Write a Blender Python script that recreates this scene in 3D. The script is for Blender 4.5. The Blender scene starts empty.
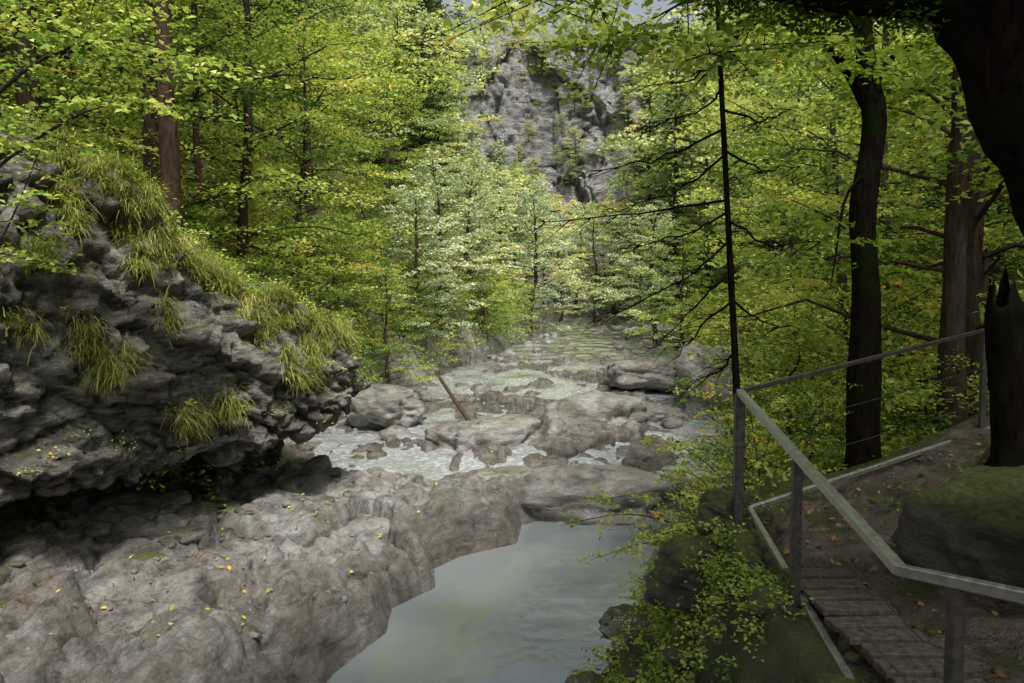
import bpy, math, time, numpy as np
from mathutils import Vector
T0=time.time()
rng=np.random.default_rng(7)
scene=bpy.context.scene
F=740.0; CZ=4.5; HV=300.0
PITCH=math.atan((341.5-HV)/F)
def P(u,v,d):
    x=(u-512)/F; up=-(v-341.5)/F
    y=math.cos(PITCH)+up*math.sin(PITCH); z=-math.sin(PITCH)+up*math.cos(PITCH)
    s=d/y
    return np.array([x*s,d,CZ+z*s])
def proj(V):
    x=V[:,0];y=V[:,1];z=V[:,2]-CZ
    f=y*math.cos(PITCH)-z*math.sin(PITCH); up=y*math.sin(PITCH)+z*math.cos(PITCH)
    f=np.where(f<.1,.1,f)
    return 512+F*x/f, 341.5-F*up/f, f
# ---------------- noise
_perm=rng.permutation(256); _perm=np.concatenate([_perm,_perm,_perm])
_g=rng.normal(size=(256,3)); _g/=np.linalg.norm(_g,axis=1)[:,None]
def perlin(x,y,z):
    x=np.asarray(x,float);y=np.asarray(y,float)+0*x;z=np.asarray(z,float)+0*x
    xi=np.floor(x).astype(int);yi=np.floor(y).astype(int);zi=np.floor(z).astype(int)
    xf=x-xi;yf=y-yi;zf=z-zi
    f=lambda t:t*t*t*(t*(t*6-15)+10)
    u,v,w=f(xf),f(yf),f(zf)
    out=0
    for i in (0,1):
        a=_perm[(xi+i)&255]
        for j in (0,1):
            b=_perm[(a+((yi+j)&255))]
            for k in (0,1):
                g=_g[_perm[b+((zi+k)&255)]]
                d=g[...,0]*(xf-i)+g[...,1]*(yf-j)+g[...,2]*(zf-k)
                out=out+d*(u if i else 1-u)*(v if j else 1-v)*(w if k else 1-w)
    return out*1.5
def fbm(x,y,z,o=4,r=.5):
    a=1;s=0;f=1
    for i in range(o):
        s=s+a*perlin(x*f+17.3*i,y*f+5.1*i,z*f+9.7*i);a*=r;f*=2.03
    return s
def worley(x,y,z,flat=False):
    xi=np.floor(x).astype(int);yi=np.floor(y).astype(int);zi=np.floor(z).astype(int)
    f1=np.full(x.shape,9.);f2=np.full(x.shape,9.);cid=np.zeros(x.shape)
    for i in (-1,0,1):
        for j in (-1,0,1):
            for k in ((0,) if flat else (-1,0,1)):
                h=_perm[_perm[_perm[(xi+i)&255]+((yi+j)&255)]+((zi+k)&255)]
                r=_g[h]*.5+.5
                dx=xi+i+r[...,0]-x;dy=yi+j+r[...,1]-y
                dz=0 if flat else zi+k+r[...,2]-z
                d=np.sqrt(dx*dx+dy*dy+dz*dz)
                n=d<f1
                f2=np.where(n,f1,np.minimum(f2,d));cid=np.where(n,h/255.,cid);f1=np.where(n,d,f1)
    return f1,f2,cid
def sm(t):
    t=np.clip(t,0,1);return t*t*(3-2*t)
def lerp(a,b,t):return a+(b-a)*t
# ---------------- mesh helpers
def mk(name,V,Fq,mats,midx=None,smooth=True,attrs=None,link=True,parent=None):
    V=np.asarray(V,np.float32);Fq=np.asarray(Fq,np.int32);k=Fq.shape[1]
    me=bpy.data.meshes.new(name)
    me.vertices.add(len(V));me.vertices.foreach_set('co',V.ravel())
    me.loops.add(Fq.size);me.loops.foreach_set('vertex_index',Fq.ravel())
    me.polygons.add(len(Fq));me.polygons.foreach_set('loop_start',np.arange(0,Fq.size,k,dtype=np.int32))
    if midx is not None: me.polygons.foreach_set('material_index',np.asarray(midx,np.int32))
    me.polygons.foreach_set('use_smooth',np.full(len(Fq),smooth,bool))
    for m in mats: me.materials.append(m)
    if attrs:
        for n,a in attrs.items():
            at=me.attributes.new(n,'FLOAT','POINT');at.data.foreach_set('value',np.asarray(a,np.float32))
    me.update(calc_edges=True)
    if not link: return me
    ob=bpy.data.objects.new(name,me);scene.collection.objects.link(ob)
    if parent: ob.parent=parent
    return ob
class MB:
    def __init__(s): s.V=[];s.F=[];s.M=[];s.T=[];s.n=0
    def add(s,V,Fq,m,t=.5):
        V=np.asarray(V,np.float32);Fq=np.asarray(Fq,np.int32)
        if len(V)==0:return
        s.V.append(V);s.F.append(Fq+s.n);s.M.append(np.zeros(len(Fq),np.int32)+m);s.T.append(np.zeros(len(V),np.float32)+t);s.n+=len(V)
    def arr(s): return np.concatenate(s.V),np.concatenate(s.F),np.concatenate(s.M),np.concatenate(s.T)
    def build(s,name,mats,smooth=True,link=True,parent=None):
        V,Fq,M,T=s.arr()
        return mk(name,V,Fq,mats,M,smooth,{'tint':T},link,parent)
def tube(pts,rad,sides=6,rough=0,seed=0):
    pts=np.asarray(pts,float);n=len(pts);rad=np.zeros(n)+rad
    T=np.gradient(pts,axis=0);T/=np.linalg.norm(T,axis=1)[:,None]+1e-9
    ref=np.array([0,0,1.]) if abs(T[:,2]).mean()<.8 else np.array([1.,0,0])
    A=np.cross(T,ref);A/=np.linalg.norm(A,axis=1)[:,None]+1e-9;B=np.cross(T,A)
    th=np.linspace(0,2*math.pi,sides,endpoint=False)
    R=rad[:,None]*np.ones(sides)
    V=pts[:,None,:]+R[...,None]*(np.cos(th)[None,:,None]*A[:,None,:]+np.sin(th)[None,:,None]*B[:,None,:])
    V=V.reshape(-1,3)
    if rough:
        d=V-np.repeat(pts,sides,axis=0)
        nn=fbm(V[:,0]*3+seed,V[:,1]*3,V[:,2]*1.2,4)
        V=V+d*(rough*nn)[:,None]
    i=np.arange(n-1)[:,None]*sides;j=np.arange(sides)[None,:];j2=(j+1)%sides
    Fq=np.stack([i+j,i+j2,i+sides+j2,i+sides+j],-1).reshape(-1,4)
    return V,Fq
def smooth_path(pts,n):
    pts=np.asarray(pts,float);t=np.linspace(0,len(pts)-1,n);out=np.zeros((n,3))
    m=np.gradient(pts,axis=0)
    for k,tt in enumerate(t):
        i=min(int(tt),len(pts)-2);f=tt-i
        out[k]=(2*f**3-3*f**2+1)*pts[i]+(f**3-2*f**2+f)*m[i]+(-2*f**3+3*f**2)*pts[i+1]+(f**3-f**2)*m[i+1]
    return out
def leaves(C,size,flat=.5,axis=None,wr=.6,r=rng):
    n=len(C)
    if axis is None:
        a=r.normal(size=(n,3));a[:,2]*=.4
    else: a=axis+r.normal(size=(n,3))*.25
    a/=np.linalg.norm(a,axis=1)[:,None]
    nn=r.normal(size=(n,3))*flat+np.array([0,-.25,1.])
    b=np.cross(nn,a);b/=np.linalg.norm(b,axis=1)[:,None]+1e-9
    nn=np.cross(a,b)
    L=(size*r.uniform(.6,1.3,n))[:,None];W=L*wr
    V=np.stack([C-a*L*.5,C+b*W*.5+nn*L*.1-a*L*.05,C+a*L*.5-nn*L*.06,C-b*W*.5+nn*L*.1-a*L*.05],1).reshape(-1,3)
    Fq=np.arange(4*n).reshape(n,4)
    return V,Fq
# ---------------- materials
def newmat(name):
    m=bpy.data.materials.new(name);m.use_nodes=True;nt=m.node_tree;nt.nodes.clear()
    o=nt.nodes.new('ShaderNodeOutputMaterial');return m,nt,o
def N(nt,t,**k):
    n=nt.nodes.new(t)
    for a,b in k.items(): setattr(n,a,b)
    return n
def L(nt,a,b): nt.links.new(a,b)
def ramp(nt,fac,stops):
    r=N(nt,'ShaderNodeValToRGB');e=r.color_ramp.elements
    e[0].position=stops[0][0];e[0].color=(*stops[0][1],1);e[1].position=stops[-1][0];e[1].color=(*stops[-1][1],1)
    for p,c in stops[1:-1]:
        x=e.new(p);x.color=(*c,1)
    if fac is not None:L(nt,fac,r.inputs[0])
    return r.outputs[0]
def mathn(nt,op,a,b=None,clamp=False):
    n=N(nt,'ShaderNodeMath',operation=op,use_clamp=clamp)
    for i,v in enumerate((a,b)):
        if v is None: continue
        if isinstance(v,(int,float)): n.inputs[i].default_value=v
        else: L(nt,v,n.inputs[i])
    return n.outputs[0]
def mixc(nt,f,a,b,mode='MIX'):
    n=N(nt,'ShaderNodeMix',data_type='RGBA',blend_type=mode)
    for i,v in ((0,f),(6,a),(7,b)):
        if isinstance(v,(int,float)): n.inputs[i].default_value=v
        elif isinstance(v,tuple): n.inputs[i].default_value=(*v,1)
        else: L(nt,v,n.inputs[i])
    return n.outputs[2]
def noise(nt,vec,scale,detail=4,rough=.55,dist=0):
    n=N(nt,'ShaderNodeTexNoise');n.inputs['Scale'].default_value=scale;n.inputs['Detail'].default_value=detail
    n.inputs['Roughness'].default_value=rough;n.inputs['Distortion'].default_value=dist
    if vec is not None:L(nt,vec,n.inputs['Vector'])
    return n.outputs['Fac']
def mapr(nt,v,a,b,c=0.,d=1.):
    n=N(nt,'ShaderNodeMapRange');L(nt,v,n.inputs[0])
    for i,x in enumerate((a,b,c,d)): n.inputs[i+1].default_value=x
    return n.outputs[0]
def leafmat(name,stops,tr=.3,boost=1.35):
    m,nt,o=newmat(name)
    at=N(nt,'ShaderNodeAttribute',attribute_name='tint')
    c=ramp(nt,at.outputs['Fac'],stops)
    tc=mixc(nt,1.,c,(boost,boost*1.0,boost*.65),'MULTIPLY')
    D=N(nt,'ShaderNodeBsdfDiffuse');L(nt,c,D.inputs[0])
    T=N(nt,'ShaderNodeBsdfTranslucent');L(nt,tc,T.inputs[0])
    mx=N(nt,'ShaderNodeMixShader');mx.inputs[0].default_value=tr;L(nt,D.outputs[0],mx.inputs[1]);L(nt,T.outputs[0],mx.inputs[2])
    L(nt,mx.outputs[0],o.inputs[0]);return m
M_leaf=leafmat('beech_leaf',[(0,(.045,.09,.025)),(.28,(.18,.29,.06)),(.6,(.44,.53,.12)),(.9,(.68,.68,.22)),(1,(.70,.47,.10))],.34)
M_leaffar=leafmat('painted_haze_leaf',[(0,(.20,.28,.15)),(.4,(.44,.53,.25)),(.8,(.70,.73,.37)),(1,(.78,.68,.34))],.3)  # distance haze painted in as paler leaf colours
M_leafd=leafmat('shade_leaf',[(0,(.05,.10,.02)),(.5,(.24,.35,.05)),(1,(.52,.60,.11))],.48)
M_need=leafmat('spruce_needles',[(0,(.04,.075,.035)),(.5,(.12,.18,.075)),(1,(.28,.35,.14))],.15,1.2)
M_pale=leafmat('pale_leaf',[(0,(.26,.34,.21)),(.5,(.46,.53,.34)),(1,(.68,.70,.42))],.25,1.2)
M_grass=leafmat('grass_blade',[(0,(.12,.15,.03)),(.5,(.34,.37,.10)),(1,(.60,.55,.25))],.25,1.2)
M_litter=leafmat('dry_leaf',[(0,(.07,.04,.02)),(.5,(.2,.12,.05)),(1,(.4,.28,.1))],.1,1.)
M_yellow=leafmat('fallen_yellow_leaf',[(0,(.35,.25,.04)),(.5,(.55,.42,.06)),(1,(.65,.55,.12))],.1,1.)
def bark(name,c1,c2,c3=None):
    m,nt,o=newmat(name);g=N(nt,'ShaderNodeNewGeometry')
    mp=N(nt,'ShaderNodeMapping');mp.inputs['Scale'].default_value=(1,1,.25);L(nt,g.outputs['Position'],mp.inputs[0])
    f=noise(nt,mp.outputs[0],22,4,.65)
    c=ramp(nt,f,[(.3,c1),(.7,c2)])
    if c3:
        f3=mapr(nt,noise(nt,g.outputs['Position'],3,3),.5,.62);c=mixc(nt,f3,c,c3)
    b=N(nt,'ShaderNodeBump');b.inputs['Strength'].default_value=.8;b.inputs['Distance'].default_value=.03;L(nt,f,b.inputs['Height'])
    p=N(nt,'ShaderNodeBsdfDiffuse');L(nt,c,p.inputs[0]);L(nt,b.outputs[0],p.inputs['Normal'])
    L(nt,p.outputs[0],o.inputs[0]);return m
M_bark=bark('bark',(.025,.02,.016),(.085,.065,.05))
M_barkr=bark('spruce_bark',(.035,.025,.02),(.12,.08,.06))
M_barkm=bark('mossy_bark',(.006,.005,.005),(.024,.018,.014),(.012,.018,.006))
def rockmat(name,dark,mid,light,moss=.5,wet=False,brown=(.2,.15,.1),soil=False,lich=.5,mp_rot=(.15,.12,0),bd=.13,rb=.8,bf=.6,sc_=1.,fine=.24):
    m,nt,o=newmat(name);g=N(nt,'ShaderNodeNewGeometry');pos=g.outputs['Position']
    mp=N(nt,'ShaderNodeMapping');mp.inputs['Scale'].default_value=(1,.7,2.4);mp.inputs['Rotation'].default_value=mp_rot;L(nt,pos,mp.inputs[0])
    n1=noise(nt,pos,.6*sc_,4,.6);n2=noise(nt,mp.outputs[0],3.2*sc_,8,.7,.3);n3=noise(nt,pos,24*sc_,4,.72)
    s=mathn(nt,'ADD',mathn(nt,'MULTIPLY',n1,.4),mathn(nt,'MULTIPLY',n2,.6))
    c=ramp(nt,s,[(.38,dark),(.49,mid),(.61,light)])
    n4=noise(nt,pos,1.7*sc_,4)
    c=mixc(nt,mapr(nt,n4,.48,.66,0,bf),c,brown)
    c=mixc(nt,mapr(nt,n2,.30,.43,.7,0),c,(.045,.04,.036))
    c=mixc(nt,mapr(nt,n3,.32,.6,.5,0),c,(.06,.055,.05))
    if lich>0: c=mixc(nt,mapr(nt,mathn(nt,'ADD',n4,mathn(nt,'MULTIPLY',n3,.3)),.36,.28,0,lich),c,(.5,.5,.47))
    sep=N(nt,'ShaderNodeSeparateXYZ');L(nt,g.outputs['Normal'],sep.inputs[0])
    if moss>0:
        mf=mathn(nt,'ADD',mathn(nt,'MULTIPLY',sep.outputs[2],.35),mathn(nt,'ADD',mathn(nt,'MULTIPLY',n1,.5),mathn(nt,'MULTIPLY',n2,.5)))
        mf=mapr(nt,mf,1.0-.35*moss,1.10-.35*moss)
        mc=ramp(nt,n3,[(.3,(.03,.04,.01)),(.7,(.15,.17,.04))])
        c=mixc(nt,mf,c,mc)
    ro=mapr(nt,n2,.3,.7,rb-.3,rb+.1)
    h=mathn(nt,'ADD',mathn(nt,'MULTIPLY',n2,.85),mathn(nt,'MULTIPLY',n3,fine))
    if soil:
        a=N(nt,'ShaderNodeAttribute',attribute_name='rocky')
        sf=mathn(nt,'ADD',a.outputs['Fac'],mathn(nt,'MULTIPLY',mathn(nt,'SUBTRACT',n2,.5),.9))
        sf=mapr(nt,sf,.42,.58)
        sc=ramp(nt,n4,[(.32,(.03,.035,.015)),(.5,(.07,.09,.025)),(.66,(.10,.08,.045))])
        c=mixc(nt,sf,sc,c)
    ca=N(nt,'ShaderNodeAttribute',attribute_name='crevice_shade')
    c=mixc(nt,mathn(nt,'MULTIPLY',ca.outputs['Fac'],.85,True),c,(.03,.027,.023))  # shade in cracks and hollows painted into the colour
    if wet:
        a=N(nt,'ShaderNodeAttribute',attribute_name='wet')
        wf=mapr(nt,mathn(nt,'ADD',a.outputs['Fac'],mathn(nt,'MULTIPLY',mathn(nt,'SUBTRACT',n1,.5),2.)),.25,.75)
        c=mixc(nt,mathn(nt,'MULTIPLY',wf,.8),c,mixc(nt,1.,c,(.47,.43,.39),'MULTIPLY'))
        ro=mathn(nt,'SUBTRACT',ro,mathn(nt,'MULTIPLY',wf,.42),True)
    b=N(nt,'ShaderNodeBump');b.inputs['Strength'].default_value=1.;b.inputs['Distance'].default_value=bd;L(nt,h,b.inputs['Height'])
    p=N(nt,'ShaderNodeBsdfPrincipled');L(nt,c,p.inputs[0]);L(nt,ro,p.inputs['Roughness']);L(nt,b.outputs[0],p.inputs['Normal'])
    L(nt,p.outputs[0],o.inputs[0]);return m
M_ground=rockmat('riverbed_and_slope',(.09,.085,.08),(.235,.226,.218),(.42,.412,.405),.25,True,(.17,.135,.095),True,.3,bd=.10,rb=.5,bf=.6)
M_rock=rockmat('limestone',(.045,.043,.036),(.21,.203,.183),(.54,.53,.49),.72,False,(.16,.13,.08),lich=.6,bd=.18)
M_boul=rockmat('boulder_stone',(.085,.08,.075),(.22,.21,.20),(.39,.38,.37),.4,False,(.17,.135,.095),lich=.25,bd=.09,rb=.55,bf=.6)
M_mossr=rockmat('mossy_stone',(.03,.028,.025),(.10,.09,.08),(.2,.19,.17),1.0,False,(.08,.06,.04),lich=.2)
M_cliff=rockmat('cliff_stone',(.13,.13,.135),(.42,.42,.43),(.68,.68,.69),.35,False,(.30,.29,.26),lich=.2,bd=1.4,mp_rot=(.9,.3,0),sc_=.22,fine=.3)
m,nt,o=newmat('mud');M_mud=m;g=N(nt,'ShaderNodeNewGeometry');n1=noise(nt,g.outputs['Position'],3,5,.7);n2=noise(nt,g.outputs['Position'],18,4,.7)
c=ramp(nt,n1,[(.3,(.03,.022,.018)),(.5,(.075,.053,.043)),(.7,(.15,.12,.10))])
p=N(nt,'ShaderNodeBsdfPrincipled');L(nt,c,p.inputs[0]);L(nt,mapr(nt,n1,.38,.56,.1,.65),p.inputs['Roughness'])
b=N(nt,'ShaderNodeBump');b.inputs['Distance'].default_value=.08;L(nt,mathn(nt,'ADD',n1,mathn(nt,'MULTIPLY',n2,.5)),b.inputs['Height']);L(nt,b.outputs[0],p.inputs['Normal']);L(nt,p.outputs[0],o.inputs[0])
# water
m,nt,o=newmat('stream_water');M_water=m;g=N(nt,'ShaderNodeNewGeometry')
at=N(nt,'ShaderNodeAttribute',attribute_name='rapid')
w1=noise(nt,g.outputs['Position'],2.4,3,.5,.3);w2=noise(nt,g.outputs['Position'],8,3,.6)
fo=mathn(nt,'MULTIPLY',mapr(nt,w2,.46,.66),at.outputs['Fac'])
c=mixc(nt,at.outputs['Fac'],(.20,.225,.235),(.30,.31,.32))
c=mixc(nt,fo,c,(.62,.65,.68))
D=N(nt,'ShaderNodeBsdfDiffuse');L(nt,c,D.inputs[0])
G=N(nt,'ShaderNodeBsdfGlossy');G.inputs['Roughness'].default_value=.10;G.inputs[0].default_value=(.93,.96,1,1)
b=N(nt,'ShaderNodeBump');b.inputs['Strength'].default_value=.45;b.inputs['Distance'].default_value=.05;L(nt,w1,b.inputs['Height']);L(nt,b.outputs[0],G.inputs['Normal'])
fr=N(nt,'ShaderNodeFresnel');fr.inputs[0].default_value=1.45
fm=mathn(nt,'ADD',mathn(nt,'MULTIPLY',fr.outputs[0],1.5),.06,True)
mx=N(nt,'ShaderNodeMixShader');L(nt,fm,mx.inputs[0]);L(nt,D.outputs[0],mx.inputs[1]);L(nt,G.outputs[0],mx.inputs[2]);L(nt,mx.outputs[0],o.inputs[0])
m,nt,o=newmat('galvanised_steel');M_metal=m;g=N(nt,'ShaderNodeNewGeometry')
n1=noise(nt,g.outputs['Position'],25,4,.6);p=N(nt,'ShaderNodeBsdfPrincipled');p.inputs['Metallic'].default_value=.85
L(nt,ramp(nt,n1,[(.3,(.36,.36,.35)),(.7,(.62,.62,.61))]),p.inputs[0]);L(nt,mapr(nt,n1,.3,.7,.28,.5),p.inputs['Roughness']);L(nt,p.outputs[0],o.inputs[0])
m,nt,o=newmat('shaded_steel');M_metald=m;g=N(nt,'ShaderNodeNewGeometry')  # darker galvanised steel, shade put into its colour
n1=noise(nt,g.outputs['Position'],25,4,.6);p=N(nt,'ShaderNodeBsdfPrincipled');p.inputs['Metallic'].default_value=.5
L(nt,ramp(nt,n1,[(.3,(.05,.045,.04)),(.7,(.14,.13,.12))]),p.inputs[0]);p.inputs['Roughness'].default_value=.45;L(nt,p.outputs[0],o.inputs[0])
# ---------------- terrain
def sdpoly(x,y,pts):
    d=np.full(x.shape,1e9);ins=np.zeros(x.shape,bool);n=len(pts)
    for i in range(n):
        ax,ay=pts[i];bx,by=pts[(i+1)%n]
        ex,ey=bx-ax,by-ay;wx,wy=x-ax,y-ay
        t=np.clip((wx*ex+wy*ey)/(ex*ex+ey*ey),0,1)
        d=np.minimum(d,(wx-ex*t)**2+(wy-ey*t)**2)
        c=((ay>y)!=(by>y))&(x<(bx-ax)*(y-ay)/(by-ay+1e-12)+ax);ins^=c
    return np.where(ins,-1,1)*np.sqrt(d)
def sdline(x,y,pts):
    d=np.full(x.shape,1e9)
    for i in range(len(pts)-1):
        ax,ay=pts[i];bx,by=pts[i+1];ex,ey=bx-ax,by-ay;wx,wy=x-ax,y-ay
        t=np.clip((wx*ex+wy*ey)/(ex*ex+ey*ey),0,1);d=np.minimum(d,(wx-ex*t)**2+(wy-ey*t)**2)
    return np.sqrt(d)
pool=[(-2.9,3),(-2.3,7.5),(-2.15,8.7),(-1.7,9.8),(-1.75,10.6),(-1.2,11.4),(-1.3,12.2),(-.9,12.8),(.1,13.5),(.2,14.6),(1.0,15.3),(2.4,15.8),(3.6,15.3),(3.2,13.5),(2.3,12.3),(1.8,10.5),(1.15,8.7),(.75,7),(.6,3)]
pathc=[(2.45,0),(2.45,5.2),(3.0,6.15),(4.4,6.75),(6.5,7.9),(10,9.5)]
def XW(y):return np.interp(y,[-40,0,4,7,9.2,11.5,13.6,14.8,16,18,20,24,30,40,50,60,90],[-12,-9.5,-8.5,-7.2,-6,-4.6,-3.4,-3.2,-4.2,-5.8,-5.5,-4,-2.4,.3,2,3,1])
def XR(y):return np.interp(y,[-40,5,7,9,12,14,16,19,25,30,45,60,90],[.75,.75,.9,1.2,2.6,3.4,4.4,5.2,6,6.8,9.5,10.5,14])
def ZW(y):return np.interp(y,[15.3,16.3,18,20,25,35,60,90],[0,.3,.5,.7,1.0,1.5,2.5,3.5])
def H0(x,y):
    zw=ZW(y);sd=sdpoly(x,y,pool)
    n1=fbm(x*.33,y*.22,3.1+0*x,3);n2=fbm(x*1.2,y*.8,8.+0*x,4);bl=np.abs(fbm(x*.5+n1*.4,y*.36,1.3+0*x,3))
    f1,f2,cid=worley(x*.45+n2*.3,y*.33+n1*.4,0*x,True)
    crk=np.exp(-(f2-f1)*18)
    g1,g2,cid2=worley(x*1.1+n2*.5,y*.7+n1,0*x+3,True)
    crk2=np.exp(-(g2-g1)*16)
    fl=1-np.abs(fbm(x*.9-y*.28+.6*n1,y*.16+x*.1,4.4+0*x,3))
    fine=fbm(x*5,y*3.6,0*x,4)
    lump=.36*bl+.28*(cid-.5)-.17*crk+.06*n2+.028*fine+.24*(fl-.75)+.09*(cid2-.5)-.05*crk2
    lump=lump*lerp(1.45,1.,sm((y-10.5)/3))
    ssd=sd+.3*n2*sm(sd/.5)
    hn=np.where(sd>0,.74*(1-np.exp(-np.maximum(ssd,0)/.2))+.06*np.clip(sd,0,6)+lump*np.clip(sd*1.5,0,1)-.05,-.7*sm(-sd/.8)-.05)
    hu=zw-.07+.26*n1+1.1*lump
    h=lerp(hn,hu,sm((y-15)/2.))
    uo=lerp(2.3,.2,sm((y-15.5)/2));dep=(XW(y)-x)*.85-uo;A=lerp(1,.45,sm((y-16)/4))
    dp=np.maximum(dep,0);big=fbm(x*.12,y*.12,5+0*x,4)
    h=h+3.8*A*sm(dep/1.3)+.95*np.maximum(dep-.7,0)+big*2.2*np.clip(dp/4,0,1)+.25*n2*np.clip(dp,0,1)
    dr=x-XR(y);w=np.interp(y,[6,9,12,20,40],[1.0,2.4,3,3,5]);p=np.interp(y,[7,10,15,30,60,90],[2.6,2.15,1.9,2.6,4,6])
    tr=sm(dr/w);h=lerp(h,p+.3*n2+.35*n1,tr)+.7*np.maximum(dr-w-6,0)+big*2*np.clip((dr-w-4)/5,0,1)
    h=h+.45*(cid2-.5)*4*tr*(1-tr)+.4*n2*4*tr*(1-tr)
    dpth=sdline(x,y,pathc)
    zp=2.6+.22*np.clip(x-2,0,12)
    inner=.75*sm((x-2.9)/1.2)*sm((6.1-y)/.8)*(y>-5)
    h=lerp(h,zp+.02*n2,sm((1.2-dpth)/.5))
    h=h+inner*sm((dpth-.45)/.4)*(1+.6*n2)
    h=np.where(y<3.4,np.maximum(h,2.75*sm((3.2-y)/1.)+.05*n2-(y>3.2)*5),h)
    h=np.minimum(h,60+3*n1)
    h=np.where(y>88,np.maximum(h,(32+2*n1)*sm((y-91)/5)*sm((60-np.abs(x))/20)),h)
    rocky=(1-sm((dep-.4)/1.2))*(1-sm((dr-w*.3)/1.2))
    rocky=np.where(y<9.5,rocky*(1-.6*sm(dr/.5)),rocky)
    rocky=np.maximum(rocky,.5*sm(dep)*(1-sm((dep-3)/2))*(y>17))
    wet=np.maximum(1-sm((sd-.05)/1.1),(y>14.5)*(1-sm((h-zw-.15)/.5)))
    wet=np.maximum(wet,.5*(1-sm((y-9.5)/2.5)))
    crevice_shade=np.clip(crk**2*.9*(n1>-.35)+crk2**2*.5*(n2>0),0,1)+np.clip(-fine-.35,0,1)*1.2
    return h,rocky,wet,np.clip(crevice_shade,0,1)
def seg(*a):
    out=[]
    for i,(s,e,n) in enumerate(a): out.append(np.linspace(s,e,n,endpoint=(i==len(a)-1)))
    return np.concatenate(out)
def grid(nx,ny):
    i=np.arange(ny-1)[:,None]*nx;j=np.arange(nx-1)[None,:]
    return np.stack([i+j,i+j+1,i+nx+j+1,i+nx+j],-1).reshape(-1,4)
GX=seg((-160,-30,25),(-30,-9,50),(-9,6,460),(6,10,50),(10,30,60),(30,160,25))
GY=seg((-60,3,35),(3,7,50),(7,22,450),(22,34,120),(34,60,90),(60,90,50),(90,98,20),(98,170,15))
X,Y=np.meshgrid(GX,GY);hh,rk,wt,cv=H0(X.ravel(),Y.ravel())
GH=hh.reshape(X.shape)
mk('ground',np.stack([X.ravel(),Y.ravel(),hh],1),grid(len(GX),len(GY)),[M_ground],attrs={'rocky':rk,'wet':wt,'crevice_shade':cv})
def H(x,y):
    x=np.atleast_1d(np.asarray(x,float));y=np.atleast_1d(np.asarray(y,float))
    i=np.clip(np.searchsorted(GX,x)-1,0,len(GX)-2);j=np.clip(np.searchsorted(GY,y)-1,0,len(GY)-2)
    fx=(x-GX[i])/(GX[i+1]-GX[i]);fy=(y-GY[j])/(GY[j+1]-GY[j])
    return (GH[j,i]*(1-fx)+GH[j,i+1]*fx)*(1-fy)+(GH[j+1,i]*(1-fx)+GH[j+1,i+1]*fx)*fy
def H1(x,y): return float(H(x,y)[0])
print('ground',time.time()-T0)
xs=np.linspace(-8,16,220);ys=seg((2,15,150),(15,24,160),(24,66,120));X,Y=np.meshgrid(xs,ys);X=X.ravel();Y=Y.ravel()
rap=sm((Y-15)/1)*lerp(.6,1.,sm((Y-22)/6))
zz=ZW(Y)-.013+.005*fbm(X*1.3,Y*1.0,0.37+0*X,2)+sm((Y-15)/1)*(.05+.05*fbm(X*1.2,Y*.9,0.2+0*X,3))+.10*sm((Y-25)/6)
mk('river_water',np.stack([X,Y,zz],1),grid(220,len(ys)),[M_water],attrs={'rapid':rap})
# ---------------- left rock outcrop
ctrl=np.array([(-10.5,1.5),(-8.7,4),(-7.3,7),(-6.1,9.2),(-4.6,11.5),(-3.25,13.4),(-2.75,14.4),(-3.6,15.6),(-5.6,17.),(-8.5,18.5)])
NS=620;NT=300
c3=smooth_path(np.c_[ctrl,np.zeros(len(ctrl))],NS)[:,:2]
tn=np.gradient(c3,axis=0);tn/=np.linalg.norm(tn,axis=1)[:,None];out=np.c_[tn[:,1],-tn[:,0]]
lip=np.interp(c3[:,1],[2,7,9,11.5,13.4,14.4,18],[2.0,2.0,2.05,2.0,2.35,2.6,2.2])
top=np.interp(c3[:,1],[2,7,9.2,10.3,11.5,13.4,14.4,16,18],[7.6,7.5,7.1,6.4,5.4,4.3,3.7,3.6,3.8])
prof=[(-2.9,-.4,0),(-2.7,.3,0),(-2.2,-.25,1),(-.8,-.12,1),(-.1,.0,1),(.1,.2,2),(0,.5,2),(-.3,.85,2),(-.8,1.0,2),(-2.4,.5,3),(-5,1.4,3)]
ts=np.linspace(0,len(prof)-1,NT);Zc=[];Oc=[]
for o_,a,t in prof:
    if t==0:z=np.full(NS,.9+a)
    elif t==1:z=lip+a
    elif t==2:z=lip+(top-lip)*a
    else:z=top+a
    Zc.append(z);Oc.append(np.full(NS,o_))
Zc=np.array(Zc);Oc=np.array(Oc)
i0=np.minimum(ts.astype(int),len(prof)-2);fs=(ts-i0)[:,None]
Zg=Zc[i0]*(1-fs)+Zc[i0+1]*fs;Og=Oc[i0]*(1-fs)+Oc[i0+1]*fs
V=np.stack([c3[None,:,0]+out[None,:,0]*Og,c3[None,:,1]+out[None,:,1]*Og,Zg],-1)
def normals(V):
    a=np.gradient(V,axis=1);b=np.gradient(V,axis=0);n=np.cross(a,b);return n/(np.linalg.norm(n,axis=-1)[...,None]+1e-9)
CREVICE_SHADE=[None]
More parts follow.
